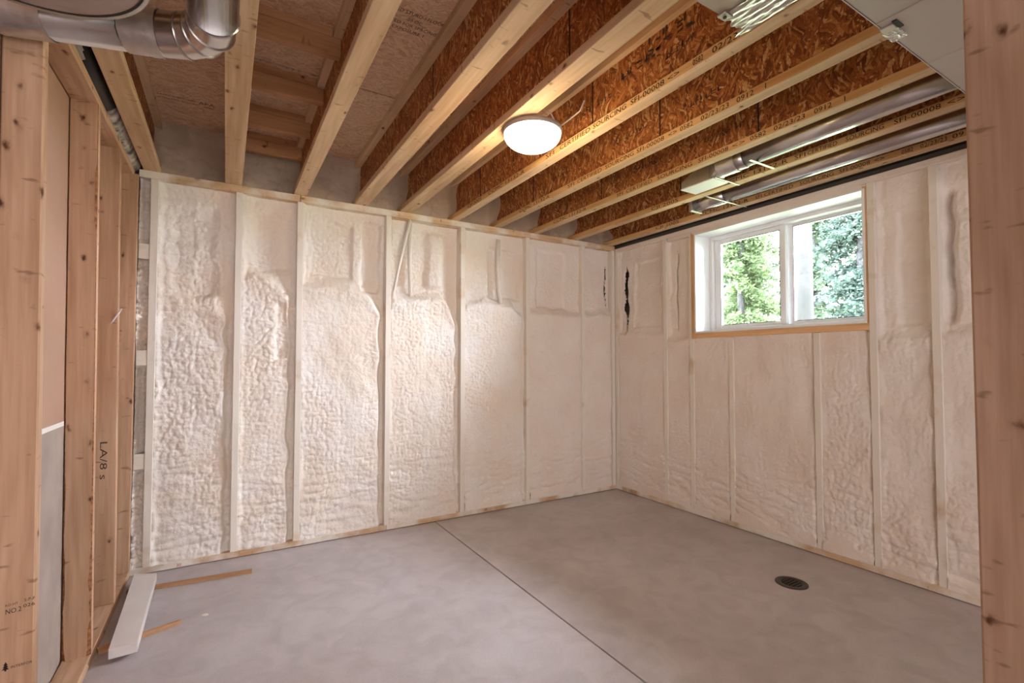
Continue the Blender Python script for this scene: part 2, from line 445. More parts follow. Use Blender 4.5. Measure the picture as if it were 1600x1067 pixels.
def foam_bay(parent, wall, a, b, z0, z1, mat, seed, ledge=1.72, low=0.022, up=0.08, amp=0.010, cell=0.032, shoulder=0.05, edge_r=0.045,
             recess=0.04, boxes_=(), gash=None, stretch=1.0, res=0.006, soft=1.0, ledge_on=True):
    """one stud bay of spray foam as a height field; u runs to the right as seen from the room"""
    L = abs(b - a); nu = max(6, int(L / res)); nz = int((z1 - z0) / res)
    u, z = np.meshgrid(np.linspace(0, L, nu), np.linspace(z0, z1, nz))
    wu = u + 0.018 * pn(u * 9, z * 9, seed + 3); wz = z + 0.022 * pn(u * 8, z * 8, seed + 5)
    lz = ledge + 0.03 * pn(u * 4, u * 0 + seed * 1.7, seed) - shoulder * sst(L - 0.16, L, wu) ** 1.0 * 2.2
    tu = sst(lz - 0.035 * soft, lz + 0.05 * soft, wz) if ledge_on else np.zeros_like(u)
    d = low + (up - low) * tu
    d = d - 0.011 * np.exp(-((wz - lz + 0.05) / 0.06) ** 2) * (1 - tu) * (1 if ledge_on else 0)      # rolled lip below the ledge
    d = d + 0.022 * fbm(u * 4.2, z * 3.0, seed + 20, 4)
    # gap at the right side of the bay, thin skin climbing the stud at the left
    er = sst(L - edge_r, L - edge_r * 0.45, wu)
    d = np.where(True, d + recess * er * (1 - tu), d)
    d = d - (d - 0.012) * 0.75 * (1 - sst(0.0, 0.028, wu))
    for (u0, u1, q0, q1, dd, rr) in boxes_:
        k = sst(u0 - rr, u0 + rr, wu) * (1 - sst(u1 - rr, u1 + rr, wu)) * sst(q0 - rr, q0 + rr, wz) * (1 - sst(q1 - rr, q1 + rr, wz))
        d = d + dd * k
    rough = 0.35 + 0.65 * sst(-0.3, 0.35, fbm(u * 2.2, z * 1.6, seed + 40, 2))
    pf = puff(wu / cell, wz / (cell * stretch), seed + 60) * 0.62 + 0.38 * puff(wu / (cell * 0.52), wz / (cell * 0.52 * stretch), seed + 61)
    d = d - 2.0 * amp * rough * pf * (1 - 0.15 * tu) + amp * 0.9
    # sagging horizontal runs near the floor
    sag = np.abs(pn(u * 5 + 0.2 * z, z * 17, seed + 80)) * (1 - sst(0.25, 0.75, z))
    d = d - 0.018 * sag
    d = d - 0.014 * (1 - sst(z0, z0 + 0.09, z))
    d = np.clip(d, -0.006, 0.115)
    keep = None
    if gash:
        keep = np.ones(u.shape, bool)
        for (gu, q0, q1, wd, sd) in gash:
            f_ = (z - q0) / (q1 - q0)
            lobes = np.maximum(np.exp(-((f_ - 0.90) / 0.07) ** 2), np.maximum(0.9 * np.exp(-((f_ - 0.38) / 0.09) ** 2), 0.55 * np.exp(-((f_ - 0.66) / 0.14) ** 2)))
            width = wd * (0.22 + 0.5 * lobes + 0.25 * np.abs(pn(z * 31, z * 0 + sd, sd))) * np.clip(np.sin(np.pi * np.clip((z - q0) / (q1 - q0), 0, 1)) * 2.0, 0, 1)
            cu_ = gu + 0.018 * pn(z * 6, z * 0 + sd + 4, sd + 9)
            inside = np.abs(u - cu_) < width
            d = d + 0.05 * np.clip(1 - np.abs(u - cu_) / (width + 0.008), 0, 1) * (width > 0.001)
            d = np.clip(d, 0.001, 0.125)
            keep &= ~inside
        keep = keep[:-1, :-1]
    if wall == 'back': P = np.stack([min(a, b) + u, d, z], -1); org = np.array([(a + b) / 2, 0.05, z0])
    else: P = np.stack([d, max(a, b) - u, z], -1); org = np.array([0.05, (a + b) / 2, z0])
    if keep is None: me = grid_mesh(P - org)
    else: me = grid_mesh(P - org, keep)
    return link('foam_panel', me, mat, parent, tuple(org))

# ------------------------------------------------------------------ dimensions (metres)
H = 2.33                                       # underside of the joists
SUB = H + 0.305                                # underside of the subfloor

# ------------------------------------------------------------------ floor
floor = box('floor', (-6.6, -7.0, -0.30), (0.125, 0.125, -0.03), M_CONC, None, 0)
tagit(floor, 'grey concrete basement floor with a saw-cut control joint', 'floor', kind='structure')
JX = -1.838
box('slab', (-6.6, -7.0, -0.03), (JX - 0.0035, 0.125, 0.0), M_FLOOR, floor, 0.0012)
box('slab', (JX + 0.0035, -7.0, -0.03), (0.125, 0.125, 0.0), M_FLOOR, floor, 0.0012)

# ------------------------------------------------------------------ back wall
wb = box('wall_back', (-6.6, 0.125, -0.30), (0.33, 0.33, H), M_CONC, None, 0)
tagit(wb, 'back stud wall filled with cream spray foam insulation', 'wall', kind='structure')
bst = [-3.597, -3.165, -2.808, -2.210, -1.612, -0.998, -0.390, -0.0192]
me_stud = None
for x in bst:
    if me_stud is None:
        o = box('stud', (x - 0.019, 0.0, 0.038), (x + 0.019, 0.089, 2.286), M_OSTUD, wb, 0.002); me_stud = o.data
    else:
        link('stud', me_stud, None, wb, (x, 0.0445, 0.038))
box('top_plate', (-3.672, -0.002, 2.286), (-2.812, 0.089, H), M_OPLX, wb, 0.002)
box('top_plate', (-2.808, -0.002, 2.286), (0.0, 0.089, H), M_OPLX, wb, 0.002)
box('bottom_plate', (-3.672, -0.002, 0.004), (-2.215, 0.089, 0.040), M_OPLX, wb, 0.002)
box('bottom_plate', (-2.212, -0.002, 0.004), (0.0, 0.089, 0.040), M_OPLX, wb, 0.002)
for zc in (1.855, 1.236, 0.640):
    box('block', (-3.668, 0.004, zc - 0.0445), (-3.616, 0.042, zc + 0.0445), M_OSTUD, wb, 0.002)
text('III', 0.03, (-3.452, -0.0028, 0.009), (1, 0, 0), (0, 0, 1), M_RED, wb)
ZB, ZT = 0.040, 2.286
foam_bay(wb, 'back', -3.670, -3.616, ZB, ZT, M_FOAM, 5, low=0.058, ledge_on=False, amp=0.034, cell=0.045, edge_r=0.004, recess=0, res=0.004)
foam_bay(wb, 'back', -3.578, -3.184, ZB, ZT, M_FOAM, 11, ledge=1.62, low=0.032, up=0.044, amp=0.010, cell=0.033, edge_r=0.055, recess=0.035, soft=2.0,
         boxes_=((0.07, 0.29, 1.62, 2.14, 0.022, 0.03), (0.02, 0.30, 1.36, 1.50, 0.012, 0.04)), stretch=1.15)
foam_bay(wb, 'back', -3.146, -2.827, ZB, ZT, M_FOAM, 23, ledge=1.75, low=0.026, up=0.058, amp=0.0095, cell=0.031, edge_r=0.05, recess=0.035, shoulder=0.05,
         boxes_=((0.06, 0.30, 1.80, 2.20, 0.035, 0.04), (0.20, 0.27, 1.24, 1.60, 0.020, 0.015)))
foam_bay(wb, 'back', -2.789, -2.229, ZB, ZT, M_FOAM, 31, ledge=1.74, low=0.018, up=0.060, amp=0.009, cell=0.032, edge_r=0.05, recess=0.045, shoulder=0.08,
         boxes_=((0.05, 0.33, 1.80, 2.19, 0.020, 0.012), (0.40, 0.53, 1.72, 2.22, 0.035, 0.012)))
foam_bay(wb, 'back', -2.191, -1.631, ZB, ZT, M_FOAM, 47, ledge=1.72, low=0.014, up=0.085, amp=0.008, cell=0.028, edge_r=0.05, recess=0.05, shoulder=0.09,
         boxes_=((0.30, 0.42, 1.78, 2.22, -0.035, 0.03), (0.0, 0.10, 1.80, 2.2, 0.02, 0.02)))
foam_bay(wb, 'back', -1.593, -1.017, ZB, ZT, M_FOAM, 53, ledge=1.71, low=0.010, up=0.060, amp=0.007, cell=0.028, edge_r=0.05, recess=0.035, shoulder=0.06,
         boxes_=((0.24, 0.53, 1.74, 2.16, 0.030, 0.014),), stretch=0.7)
foam_bay(wb, 'back', -0.979, -0.409, ZB, ZT, M_FOAMR, 61, ledge=1.66, low=0.010, up=0.048, amp=0.006, cell=0.026, edge_r=0.02, recess=0.010, shoulder=0.0,
         boxes_=((0.10, 0.40, 1.68, 2.19, 0.018, 0.014),), stretch=0.6)
foam_bay(wb, 'back', -0.371, -0.041, ZB, ZT, M_FOAMR, 71, ledge=1.67, low=0.010, up=0.055, amp=0.006, cell=0.026, edge_r=0.02, recess=0.010, shoulder=0.0,
         gash=((0.30, 1.70, 2.15, 0.010, 3),), stretch=0.6)
# foam-coated cable and pipe stubs crossing the recesses
tube('cable', [(-2.045, 0.02, 2.286), (-2.06, 0.018, 2.2), (-2.115, 0.016, 1.98), (-2.17, 0.012, 1.72), (-2.182, 0.012, 1.60)], 0.011, M_FOAM, wb, 10)
tube('conduit', [(-2.03, 0.060, 2.286), (-2.03, 0.060, 1.95), (-2.025, 0.055, 1.70)], 0.014, M_FOAM, wb, 10)
tube('conduit', [(-1.265, 0.045, 2.24), (-1.275, 0.045, 2.0), (-1.27, 0.04, 1.80), (-1.25, 0.03, 1.70)], 0.017, M_FOAM, wb, 10)

# ------------------------------------------------------------------ right wall with the window opening
WY0, WY1, WZ0, WZ1 = -0.930, -2.105, 1.453, 2.227
wr = boxes('wall_right', [((0.125, 0.125, 0), (0.33, WY0 + 0.02, SUB)), ((0.125, WY1 - 0.02, 0), (0.33, -7.0, SUB)),
                          ((0.125, WY0 + 0.02, 0), (0.33, WY1 - 0.02, WZ0 - 0.02)), ((0.125, WY0 + 0.02, WZ1 + 0.02), (0.33, WY1 - 0.02, SUB))], M_CONC, None, 0)
tagit(wr, 'right stud wall with cream spray foam around the window', 'wall', kind='structure')
RT = 2.302                                       # top of this wall's plate
def rstud(y, z0=0.040, z1=2.264, mat=M_OSTUD):
    return box('stud', (0.0, y - 0.019, z0), (0.089, y + 0.019, z1), mat, wr, 0.002)
for y in (-0.0192, -0.611, -2.436, -3.04): rstud(y)
rstud(-0.881, 0.040, 1.398); rstud(-1.231, 0.040, 1.398); rstud(-1.835, 0.040, 1.398)
rstud(-2.147, 0.040, 2.264)
box('jamb_stud', (-0.001, -0.885, 1.398), (0.10, -0.928, 2.250), M_RAWZ, wr, 0.002)
box('jamb_stud', (-0.001, -2.108, 1.440), (0.10, -2.126, 2.250), M_RAWZ, wr, 0.002)
box('rough_sill', (-0.002, -0.884, 1.400), (0.10, -2.128, 1.442), M_RAW, wr, 0.002)
box('header', (0.002, -0.64, 2.236), (0.10, -2.126, 2.264), M_FOAMR, wr, 0.004)
box('king_stud', (0.003, -0.862, 1.398), (0.089, -0.884, 2.264), M_OSTUD, wr, 0.002)
box('top_plate', (-0.001, 0.0, 2.264), (0.089, -3.3, RT), M_FOAMR, wr, 0.003)
box('bottom_plate', (-0.002, 0.0, 0.004), (0.089, -3.3, 0.042), M_OPLY, wr, 0.002)
box('gap_strip', (0.012, 0.0, RT), (0.30, -3.3, H), M_DARKGAP, wr, 0)  # dark strip filling the gap above the plate, recess shade in its colour
RB = 0.042
foam_bay(wr, 'right', -0.040, -0.592, RB, 2.264, M_FOAMR, 81, ledge=1.46, low=0.006, up=0.030, amp=0.005, cell=0.028, edge_r=0.02, recess=0.006, shoulder=0,
         boxes_=((0.20, 0.50, 1.52, 2.12, 0.012, 0.012),), gash=((0.085, 1.46, 2.12, 0.052, 7),), stretch=0.6)
foam_bay(wr, 'right', -0.630, -0.862, RB, 2.264, M_FOAMR, 83, ledge=1.42, low=0.010, up=0.034, amp=0.006, cell=0.028, edge_r=0.02, recess=0.006, shoulder=0,
         gash=((0.085, 1.45, 2.15, 0.008, 17),), stretch=0.8)
foam_bay(wr, 'right', -0.900, -1.212, RB, 1.400, M_FOAMR, 87, low=0.008, ledge_on=False, amp=0.006, cell=0.03, edge_r=0.02, recess=0.006, stretch=0.6)
foam_bay(wr, 'right', -1.250, -1.816, RB, 1.400, M_FOAMR, 89, low=0.009, ledge_on=False, amp=0.006, cell=0.03, edge_r=0.02, recess=0.010, stretch=0.55)
foam_bay(wr, 'right', -1.854, -2.128, RB, 1.400, M_FOAMR, 91, low=0.010, ledge_on=False, amp=0.009, cell=0.03, edge_r=0.02, recess=0.012)
foam_bay(wr, 'right', -2.166, -2.417, RB, 2.264, M_FOAMR, 97, ledge=1.36, low=0.014, up=0.036, amp=0.009, cell=0.03, edge_r=0.02, recess=0.012, shoulder=0,
         boxes_=((0.10, 0.23, 1.42, 2.06, 0.018, 0.012),))
foam_bay(wr, 'right', -2.455, -3.021, RB, 2.264, M_FOAMR, 101, ledge=1.36, low=0.016, up=0.050, amp=0.008, cell=0.03, edge_r=0.04, recess=0.03, shoulder=0,
         boxes_=((0.0, 0.05, 1.42, 2.12, 0.05, 0.02), (0.12, 0.2, 1.42, 2.15, 0.02, 0.015)))
foam_bay(wr, 'right', -0.900, -2.108, 2.236, 2.266, M_FOAMR, 103, low=0.003, ledge_on=False, amp=0.006, cell=0.03, edge_r=0.01, recess=0)

# ------------------------------------------------------------------ window
win = boxes('window_1', [((-0.004, WY0, WZ0 - 0.012), (0.215, WY0 - 0.0, WZ1 + 0.012))][:0] + [
    ((-0.004, WY0 + 0.014, WZ0 - 0.012), (0.235, WY0, WZ1 + 0.012)), ((-0.004, WY1, WZ0 - 0.012), (0.235, WY1 - 0.014, WZ1 + 0.012)),
    ((-0.004, WY0, WZ1), (0.235, WY1, WZ1 + 0.012)), ((-0.004, WY0, WZ0 - 0.012), (0.235, WY1, WZ0))], M_WHITE, None, 0.001, (0.1, -1.5175, WZ0))
tagit(win, 'white sliding basement window with deep white jambs', 'window', kind='structure')
def frame(name, x0, x1, y0, y1, z0, z1, t, mat, parent, tb=None, tt=None, tr=None):
    tb = tb or t; tt = tt or t; tr = tr or t
    return boxes(name, [((x0, y0, z0), (x1, y0 - t, z1)), ((x0, y1 + tr, z0), (x1, y1, z1)), ((x0, y0 - t, z0), (x1, y1 + tr, z0 + tb)), ((x0, y0 - t, z1 - tt), (x1, y1 + tr, z1))],
                 mat, parent, 0.003, (x0, (y0 + y1) / 2, z0))
frame('window_frame', 0.170, 0.300, WY0, WY1, WZ0, WZ1, 0.030, M_WHITE, win, tb=0.026, tt=0.028)
sl = frame('sash', 0.200, 0.232, WY0 - 0.030, -1.536, WZ0 + 0.026, WZ1 - 0.028, 0.052, M_WHITE, win, tb=0.030, tt=0.034, tr=0.044)
sr = frame('sash', 0.240, 0.272, -1.500, WY1 + 0.030, WZ0 + 0.026, WZ1 - 0.028, 0.070, M_WHITE, win, tb=0.026, tt=0.020, tr=0.035)
box('pane', (0.214, -1.010, 1.506), (0.218, -1.494, 2.168), M_GLASS, sl, 0)
box('pane', (0.254, -1.568, 1.502), (0.258, -2.042, 2.182), M_GLASS, sr, 0)
frame('glazing_gasket', 0.199, 0.203, -1.010, -1.494, 1.507, 2.167, 0.003, M_BLACK, sl)
frame('glazing_gasket', 0.239, 0.243, -1.568, -2.042, 1.503, 2.181, 0.003, M_BLACK, sr)

# ------------------------------------------------------------------ left partition
LX = -3.670
wl = empty('wall_left', (LX - 0.045, -1.5, 0)); tagit(wl, 'bare wood stud partition on the left backed by drywall', 'wall', kind='structure')
box('bottom_plate', (LX - 0.089, -1.60, 0.0), (LX, -0.003, 0.038), M_STUDY, wl, 0.002)
box('top_plate', (LX - 0.089, -1.60, 2.278), (LX, -0.003, 2.316), M_STUDY, wl, 0.002)
def waney_stud(y):
    """stud whose front corners run out into bark"""
    bm = bmesh.new(); n = 46; rows = []
    for i in range(n + 1):
        z = 0.038 + (2.278 - 0.038) * i / n
        k = max(0.0, 1 - z / 1.15)
        cr = 0.002 + 0.013 * k * (0.6 + 0.3 * math.sin(z * 23) + 0.2 * math.sin(z * 61)) * (1 if z < 1.0 else 0.3) + (0.006 if 1.75 < z < 2.0 else 0)
        cl = 0.002 + 0.010 * k * (0.6 + 0.3 * math.sin(z * 19 + 1) + 0.2 * math.sin(z * 47))
        x0, x1 = LX - 0.089, LX; y0, y1 = y, y + 0.038
        pts = [(x0 + cl, y0), (x1 - cr, y0), (x1, y0 + cr * 0.7), (x1, y1), (x0, y1), (x0, y0 + cl * 0.8)]
        rows.append([bm.verts.new((px - LX + 0.0445, py - y - 0.019, z - 0.038)) for px, py in pts])
    for a, b in zip(rows, rows[1:]):
        for j in range(6):
            f = bm.faces.new((a[j], a[(j + 1) % 6], b[(j + 1) % 6], b[j]))
            if j in (1, 5): f.material_index = 1
    bm.faces.new(rows[0][::-1]); bm.faces.new(rows[-1])
    return link('stud', done(bm), [M_STUD, M_BARK], wl, (LX - 0.0445, y + 0.019, 0.038))
sA = box('stud', (LX - 0.089, -1.595, 0.038), (LX, -1.557, 2.278), M_STUD, wl, 0.004)
waney_stud(-0.915)
sC = box('stud', (LX - 0.089, -0.435, 0.038), (LX, -0.397, 2.278), M_STUD, wl, 0.003)
sD = box('stud', (LX - 0.089, -0.042, 0.038), (LX, -0.004, 2.286), M_STUD, wb, 0.003)
tube('nail', [(LX - 0.03, -0.433, 1.40), (LX + 0.015, -0.45, 1.475)], 0.004, M_PAINT, wl, 6)
DX = LX - 0.092
box('drywall_panel', (DX - 0.013, -1.60, 0.975), (DX, -0.003, 2.316), M_DRY, wl, 0.001)
box('drywall_panel', (DX - 0.013, -1.60, 0.0), (DX, -0.003, 0.969), M_DRYG, wl, 0.001)
box('joint_tape', (DX, -1.60, 0.962), (DX + 0.0015, -0.92, 0.980), M_TAPE, wl, 0)
fy = -1.5955
text('NO.2', 0.019, (LX - 0.060, fy, 0.518), (1, 0, 0.08), (0, 0, 1), M_INK, wl, 0.033)
text('KD-HT', 0.009, (LX - 0.060, fy, 0.539), (1, 0, 0.08), (0, 0, 1), M_INK, wl, 0.026)
text('S-P-F', 0.012, (LX - 0.022, fy, 0.544), (1, 0, 0.08), (0, 0, 1), M_INK, wl, 0.022)
text('026', 0.013, (LX - 0.024, fy, 0.528), (1, 0, 0.08), (0, 0, 1), M_INK, wl, 0.024)
text('INTERFOR', 0.010, (LX - 0.047, fy, 0.368), (1, 0, 0.06), (0, 0, 1), M_INK, wl, 0.044)
bm = bmesh.new()
for i in range(3):
    zz = 0.006 * i; v = [bm.verts.new(p) for p in ((-0.0075 + 0.0015 * i, 0, zz), (0.0075 - 0.0015 * i, 0, zz), (0, 0, zz + 0.009))]; bm.faces.new(v)
v = [bm.verts.new(p) for p in ((-0.0018, 0, -0.004), (0.0018, 0, -0.004), (0.0018, 0, 0.001), (-0.0018, 0, 0.001))]; bm.faces.new(v)
link('tree_mark', done(bm), M_INK, wl, (LX - 0.057, fy, 0.368))
text('LA/8 s', 0.040, (LX - 0.062, -0.4358, 0.83), (0, 0, -1), (1, 0, 0), M_PENCIL, wl, 0.185, name='handwriting')

wl.rotation_euler = (0, math.radians(-0.55), 0)       # the partition leans back a little

# ------------------------------------------------------------------ near right post (end of the opening the camera looks through)
wf = empty('wall_front', (-1.865, -3.17, 0)); tagit(wf, 'bare wood end post in the right foreground', 'wall', kind='structure')
box('stud', (-1.891, -3.238, 0.038), (-1.853, -3.098, 2.128), M_POST, wf, 0.005)
box('bottom_plate', (-1.891, -3.238, 0.0), (-1.2, -3.098, 0.038), M_STUDX, wf, 0.003)

# ------------------------------------------------------------------ ceiling: subfloor sheets, I-joists, blocking, rim foam
ceil = box('ceiling', (-6.6, -7.0, SUB + 0.019), (0.33, 0.33, SUB + 0.12), M_GLUE, None, 0)
tagit(ceil, 'open joist ceiling with OSB subfloor above the wood I-joists', 'ceiling', kind='structure')
ys = [0.30, -0.950, -2.169, -3.388, -4.607, -7.0]
for i in range(5):
    box('subfloor_panel', (-6.6, ys[i] - 0.006, SUB), (0.30, ys[i + 1] + 0.006, SUB + 0.019), M_SUB, ceil, 0.0015)
J = [(-4.02, 0.089), (-3.611, 0.083), (-3.199, 0.093), (-2.812, 0.078), (-2.414, 0.089), (-2.083, 0.092), (-1.684, 0.064), (-1.303, 0.064), (-0.915, 0.064), (-0.487, 0.064), (-0.062, 0.064)]
JY1 = 0.16
WEBJ = {1: [-2.0], 2: [-1.1], 3: [-2.3], 4: [-1.4], 5: [-2.0], 6: [-1.667, -0.45], 7: [-1.751, -0.555], 8: [-2.043, -0.858], 9: [-1.2, -2.3], 10: [-1.5]}
JO = []
for i, (x, wd) in enumerate(J):
    j = empty('i_joist', (x, -3.4, H)); j.parent = ceil; j.location = Vector((x, -3.4, H)) - ceil.location
    bf = box('bottom_flange', (x - wd / 2, -7.0, H), (x + wd / 2, JY1, H + 0.038), M_JOIST, j, 0.002)
    bf.data.materials.append(M_FLTXT)
    if i >= 6:                                    # the laminated sides are more orange than the underside
        for f in bf.data.polygons:
            if abs(f.normal.x) > 0.9: f.material_index = 1
    box('top_flange', (x - wd / 2, -7.0, SUB - 0.038), (x + wd / 2, JY1, SUB), M_JOIST, j, 0.002)
    cuts = [JY1] + sorted(WEBJ.get(i, []), reverse=True) + [-7.0]
    for a, b in zip(cuts, cuts[1:]):
        box('web', (x - 0.005, a - 0.001, H + 0.038), (x + 0.005, b + 0.001, SUB - 0.038), M_WEB, j, 0)
    for yj in WEBJ.get(i, []):
        box('web_joint', (x - 0.0062, yj - 0.004, H + 0.040), (x + 0.0062, yj + 0.004, SUB - 0.040), M_GLUE, j, 0)
    JO.append(j)
# printed strings on the flange sides that face the camera
def flange_text(i, items):
    x, wd = J[i]; xf = x - wd / 2 - 0.0007
    for s, y0, y1 in items:
        text(s, 0.033, (xf, y0, H + 0.0075), (0, -1, 0), (0, 0, 1), M_INK, JO[i], abs(y1 - y0))
flange_text(6, [('CJI 200S', -0.30, -0.52), ('CCMC 13132-R', -0.62, -1.08), ('SFI', -1.30, -1.38), ('CERTIFIED', -1.43, -1.68), ('SOURCING', -1.70, -1.925), ('SFI-00008', -1.95, -2.14), ('<>', -2.155, -2.215), ('0582', -2.278, -2.325), ('02/23/23', -2.362, -2.525), ('0913', -2.55, -2.633)])
flange_text(7, [('CCMC 13132-R', -0.40, -0.80), ('SFI', -1.00, -1.07), ('CERTIFIED', -1.10, -1.33), ('SOURCING', -1.36, -1.59), ('SFI-00008', -1.61, -1.80), ('<>', -1.825, -1.88), ('0582', -1.899, -1.975), ('02/23/23', -2.018, -2.165), ('0912', -2.201, -2.281), ('1', -2.323, -2.335)])
flange_text(8, [('CCMC 13132-R', -0.30, -0.72), ('SFI', -1.04, -1.10), ('CERTIFIED', -1.13, -1.36), ('SOURCING', -1.40, -1.66), ('SFI-00008', -1.70, -1.89), ('<>', -1.91, -1.985), ('0582', -2.013, -2.098), ('02/23/23', -2.136, -2.284), ('0912', -2.323, -2.398), ('1', -2.44, -2.452)])
flange_text(9, [('CJI 200S', -0.95, -1.20), ('CCMC 13132-R', -1.55, -1.965), ('SFI', -2.00, -2.06), ('CERTIFIED', -2.07, -2.22), ('SOURCING', -2.258, -2.425), ('SFI-00008', -2.464, -2.64), ('<>', -2.66, -2.72)])
flange_text(10, [('CJI 200S', -0.60, -0.85), ('CCMC 13132-R', -1.05, -1.45), ('SFI CERTIFIED', -1.50, -1.76), ('SOURCING', -1.80, -2.0), ('SFI-00008', -2.03, -2.19), ('<>', -2.21, -2.26), ('0582', -2.338, -2.39), ('02/23/23', -2.42, -2.53), ('0913', -2.55, -2.64)])
# worn, unreadable ink stamps on the webs: rows of short broken strokes
def web_stamp(i, y0, y1, z, h, seed):
    x, wd = J[i]; rs = random.Random(seed); bm = bmesh.new(); y = y0; L = 0.0
    while y > y1:
        wch = h * (0.5 + 0.4 * rs.random())
        if rs.random() > 0.12:
            for k in range(3):
                zz = h * rs.random() * 0.8; vert = rs.random() < 0.5
                a = (0, y - y0 - wch * rs.random() * 0.5, zz); sw = h * 0.14
                ly, lz = (sw, h * (0.4 + 0.4 * rs.random())) if vert else (wch * 0.7, sw)
                sl = h * 0.15 * (rs.random() - 0.5)
                v = [bm.verts.new(q) for q in (a, (0, a[1] - ly, zz + sl), (0, a[1] - ly, zz + lz + sl), (0, a[1], zz + lz))]
                bm.faces.new(v)
        y -= wch + h * 0.15
    link('web_stamp', done(bm), M_INKB, JO[i], (x - 0.0066, y0, z))
for a in ((6, -1.62, -1.78, 2.45, 0.030, 1), (6, -1.86, -2.10, 2.49, 0.045, 2), (6, -2.02, -2.30, 2.52, 0.060, 3), (6, -2.10, -2.25, 2.45, 0.030, 4),
          (7, -1.40, -1.65, 2.46, 0.030, 5), (7, -1.90, -2.10, 2.44, 0.035, 6), (8, -1.72, -2.02, 2.44, 0.035, 7), (8, -1.15, -1.35, 2.46, 0.03, 8),
          (9, -1.90, -2.15, 2.43, 0.03, 9), (6, -0.9, -1.1, 2.47, 0.03, 10), (7, -0.8, -1.0, 2.45, 0.03, 11)):
    web_stamp(*a)
# blocks across the second bay from the left
x0, x1 = J[2][0] + 0.006, J[3][0] - 0.006
for k, yb in enumerate((-1.315, -0.885, -0.465, -0.092)):
    b = box('block', (x0 + 0.001, yb - 0.038, 2.520), (x1 - 0.001, yb, SUB - 0.0385), M_STUDX, ceil, 0.002)
    box('block', (x0 + 0.042, yb - 0.038 - 0.0005, SUB - 0.0375), (x1 - 0.036, yb, SUB - 0.0005), M_STUDX, ceil, 0.001)
# lettering on the subfloor
st = SUB - 0.0008
for s, xa, yb, wdt, sz in (('ED STURD-I-FLOOR', -2.655, -1.600, 0.205, 0.030), ('20 OC', -2.598, -1.562, 0.062, 0.026), ('TED FOR SPACING', -2.660, -1.528, 0.200, 0.027), ('EXPOSURE 1', -2.645, -1.494, 0.140, 0.027)):
    text(s, sz, (xa, yb, st), (1, 0, 0), (0, -1, 0), M_INK, ceil, wdt)
text('RATED SHEATHING', 0.022, (-3.56, -0.355, st), (1, 0, 0), (0, -1, 0), M_INKB, ceil, 0.17)
text('SIZED FOR SPACING', 0.018, (-3.56, -0.322, st), (1, 0, 0), (0, -1, 0), M_INKB, ceil, 0.19)
text('APA', 0.042, (-3.375, -0.345, st), (1, 0, 0), (0, -1, 0), M_INK, ceil, 0.075)
text('000', 0.022, (-3.355, -0.312, st), (1, 0, 0), (0, -1, 0), M_INKB, ceil, 0.05)
# rim foam, one lump per joist bay
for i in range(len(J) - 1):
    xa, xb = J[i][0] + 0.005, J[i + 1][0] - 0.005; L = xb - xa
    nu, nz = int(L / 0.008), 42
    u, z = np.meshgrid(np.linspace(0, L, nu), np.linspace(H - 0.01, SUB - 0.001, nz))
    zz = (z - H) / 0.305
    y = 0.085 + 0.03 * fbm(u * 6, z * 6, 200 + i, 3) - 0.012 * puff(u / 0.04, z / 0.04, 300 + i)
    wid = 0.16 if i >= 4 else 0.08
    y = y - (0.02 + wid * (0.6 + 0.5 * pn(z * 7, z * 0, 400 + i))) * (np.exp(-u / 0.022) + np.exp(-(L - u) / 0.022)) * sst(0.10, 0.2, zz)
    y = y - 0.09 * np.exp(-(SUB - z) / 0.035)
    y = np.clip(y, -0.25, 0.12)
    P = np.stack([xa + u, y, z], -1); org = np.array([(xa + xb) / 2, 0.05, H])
    link('rim_foam', grid_mesh(P - org), M_FOAMSHADE, ceil, tuple(org))
box('rim_board', (-6.6, 0.125, H), (0.33, 0.16, SUB), M_WEB, ceil, 0)

# ------------------------------------------------------------------ walls out of the picture that close the basement
wq = boxes('wall_rear', [((-6.6, -7.1, 0), (0.33, -7.0, SUB)), ((-6.7, -7.1, 0), (-6.6, 0.33, SUB))], M_DRY, None, 0)
tagit(wq, 'plain rear basement wall behind the viewpoint', 'wall', kind='structure')

# ------------------------------------------------------------------ lit dome light
LC = Vector((-1.974, -1.560, H))
dl = empty('ceiling_light', LC)
tagit(dl, 'lit round white dome light hung under a floor joist', 'light')
lathe('base_ring', [(0.0, 0.0), (0.138, 0.0), (0.142, -0.004), (0.142, -0.020), (0.136, -0.024), (0.0, -0.024)], M_CAPD, dl, LC, 64)
lathe('dome_shade', [(0.138, -0.021)] + [(0.138 * math.cos(t), -0.024 - 0.078 * math.sin(t)) for t in [math.pi / 2 * k / 14 for k in range(1, 14)]] + [(0.0, -0.102)], M_LAMP, dl, LC, 64)
box('mounting_block', (LC.x - 0.02, LC.y - 0.04, H), (LC.x + 0.05, LC.y + 0.04, H + 0.02), M_GALVD, dl, 0.002)
tube('wire', [LC + Vector(p) for p in ((0.07, -0.06, 0.0), (0.066, -0.085, 0.03), (0.04, -0.09, 0.055), (0.0, -0.06, 0.07))], 0.0035, M_WIRE, dl, 8)
tube('wire', [LC + Vector(p) for p in ((0.095, -0.05, 0.0), (0.13, -0.10, 0.03), (0.16, -0.16, 0.06), (0.165, -0.19, 0.10))], 0.0035, M_WIRE, dl, 8)
pl = bpy.data.lights.new('dome_bulb', 'POINT'); pl.energy = DOME_POWER; pl.color = (1.0, 0.72, 0.42); pl.shadow_soft_size = 0.10
po = bpy.data.objects.new('dome_bulb', pl); COL.objects.link(po); po.location = LC + Vector((0, 0, -0.21))

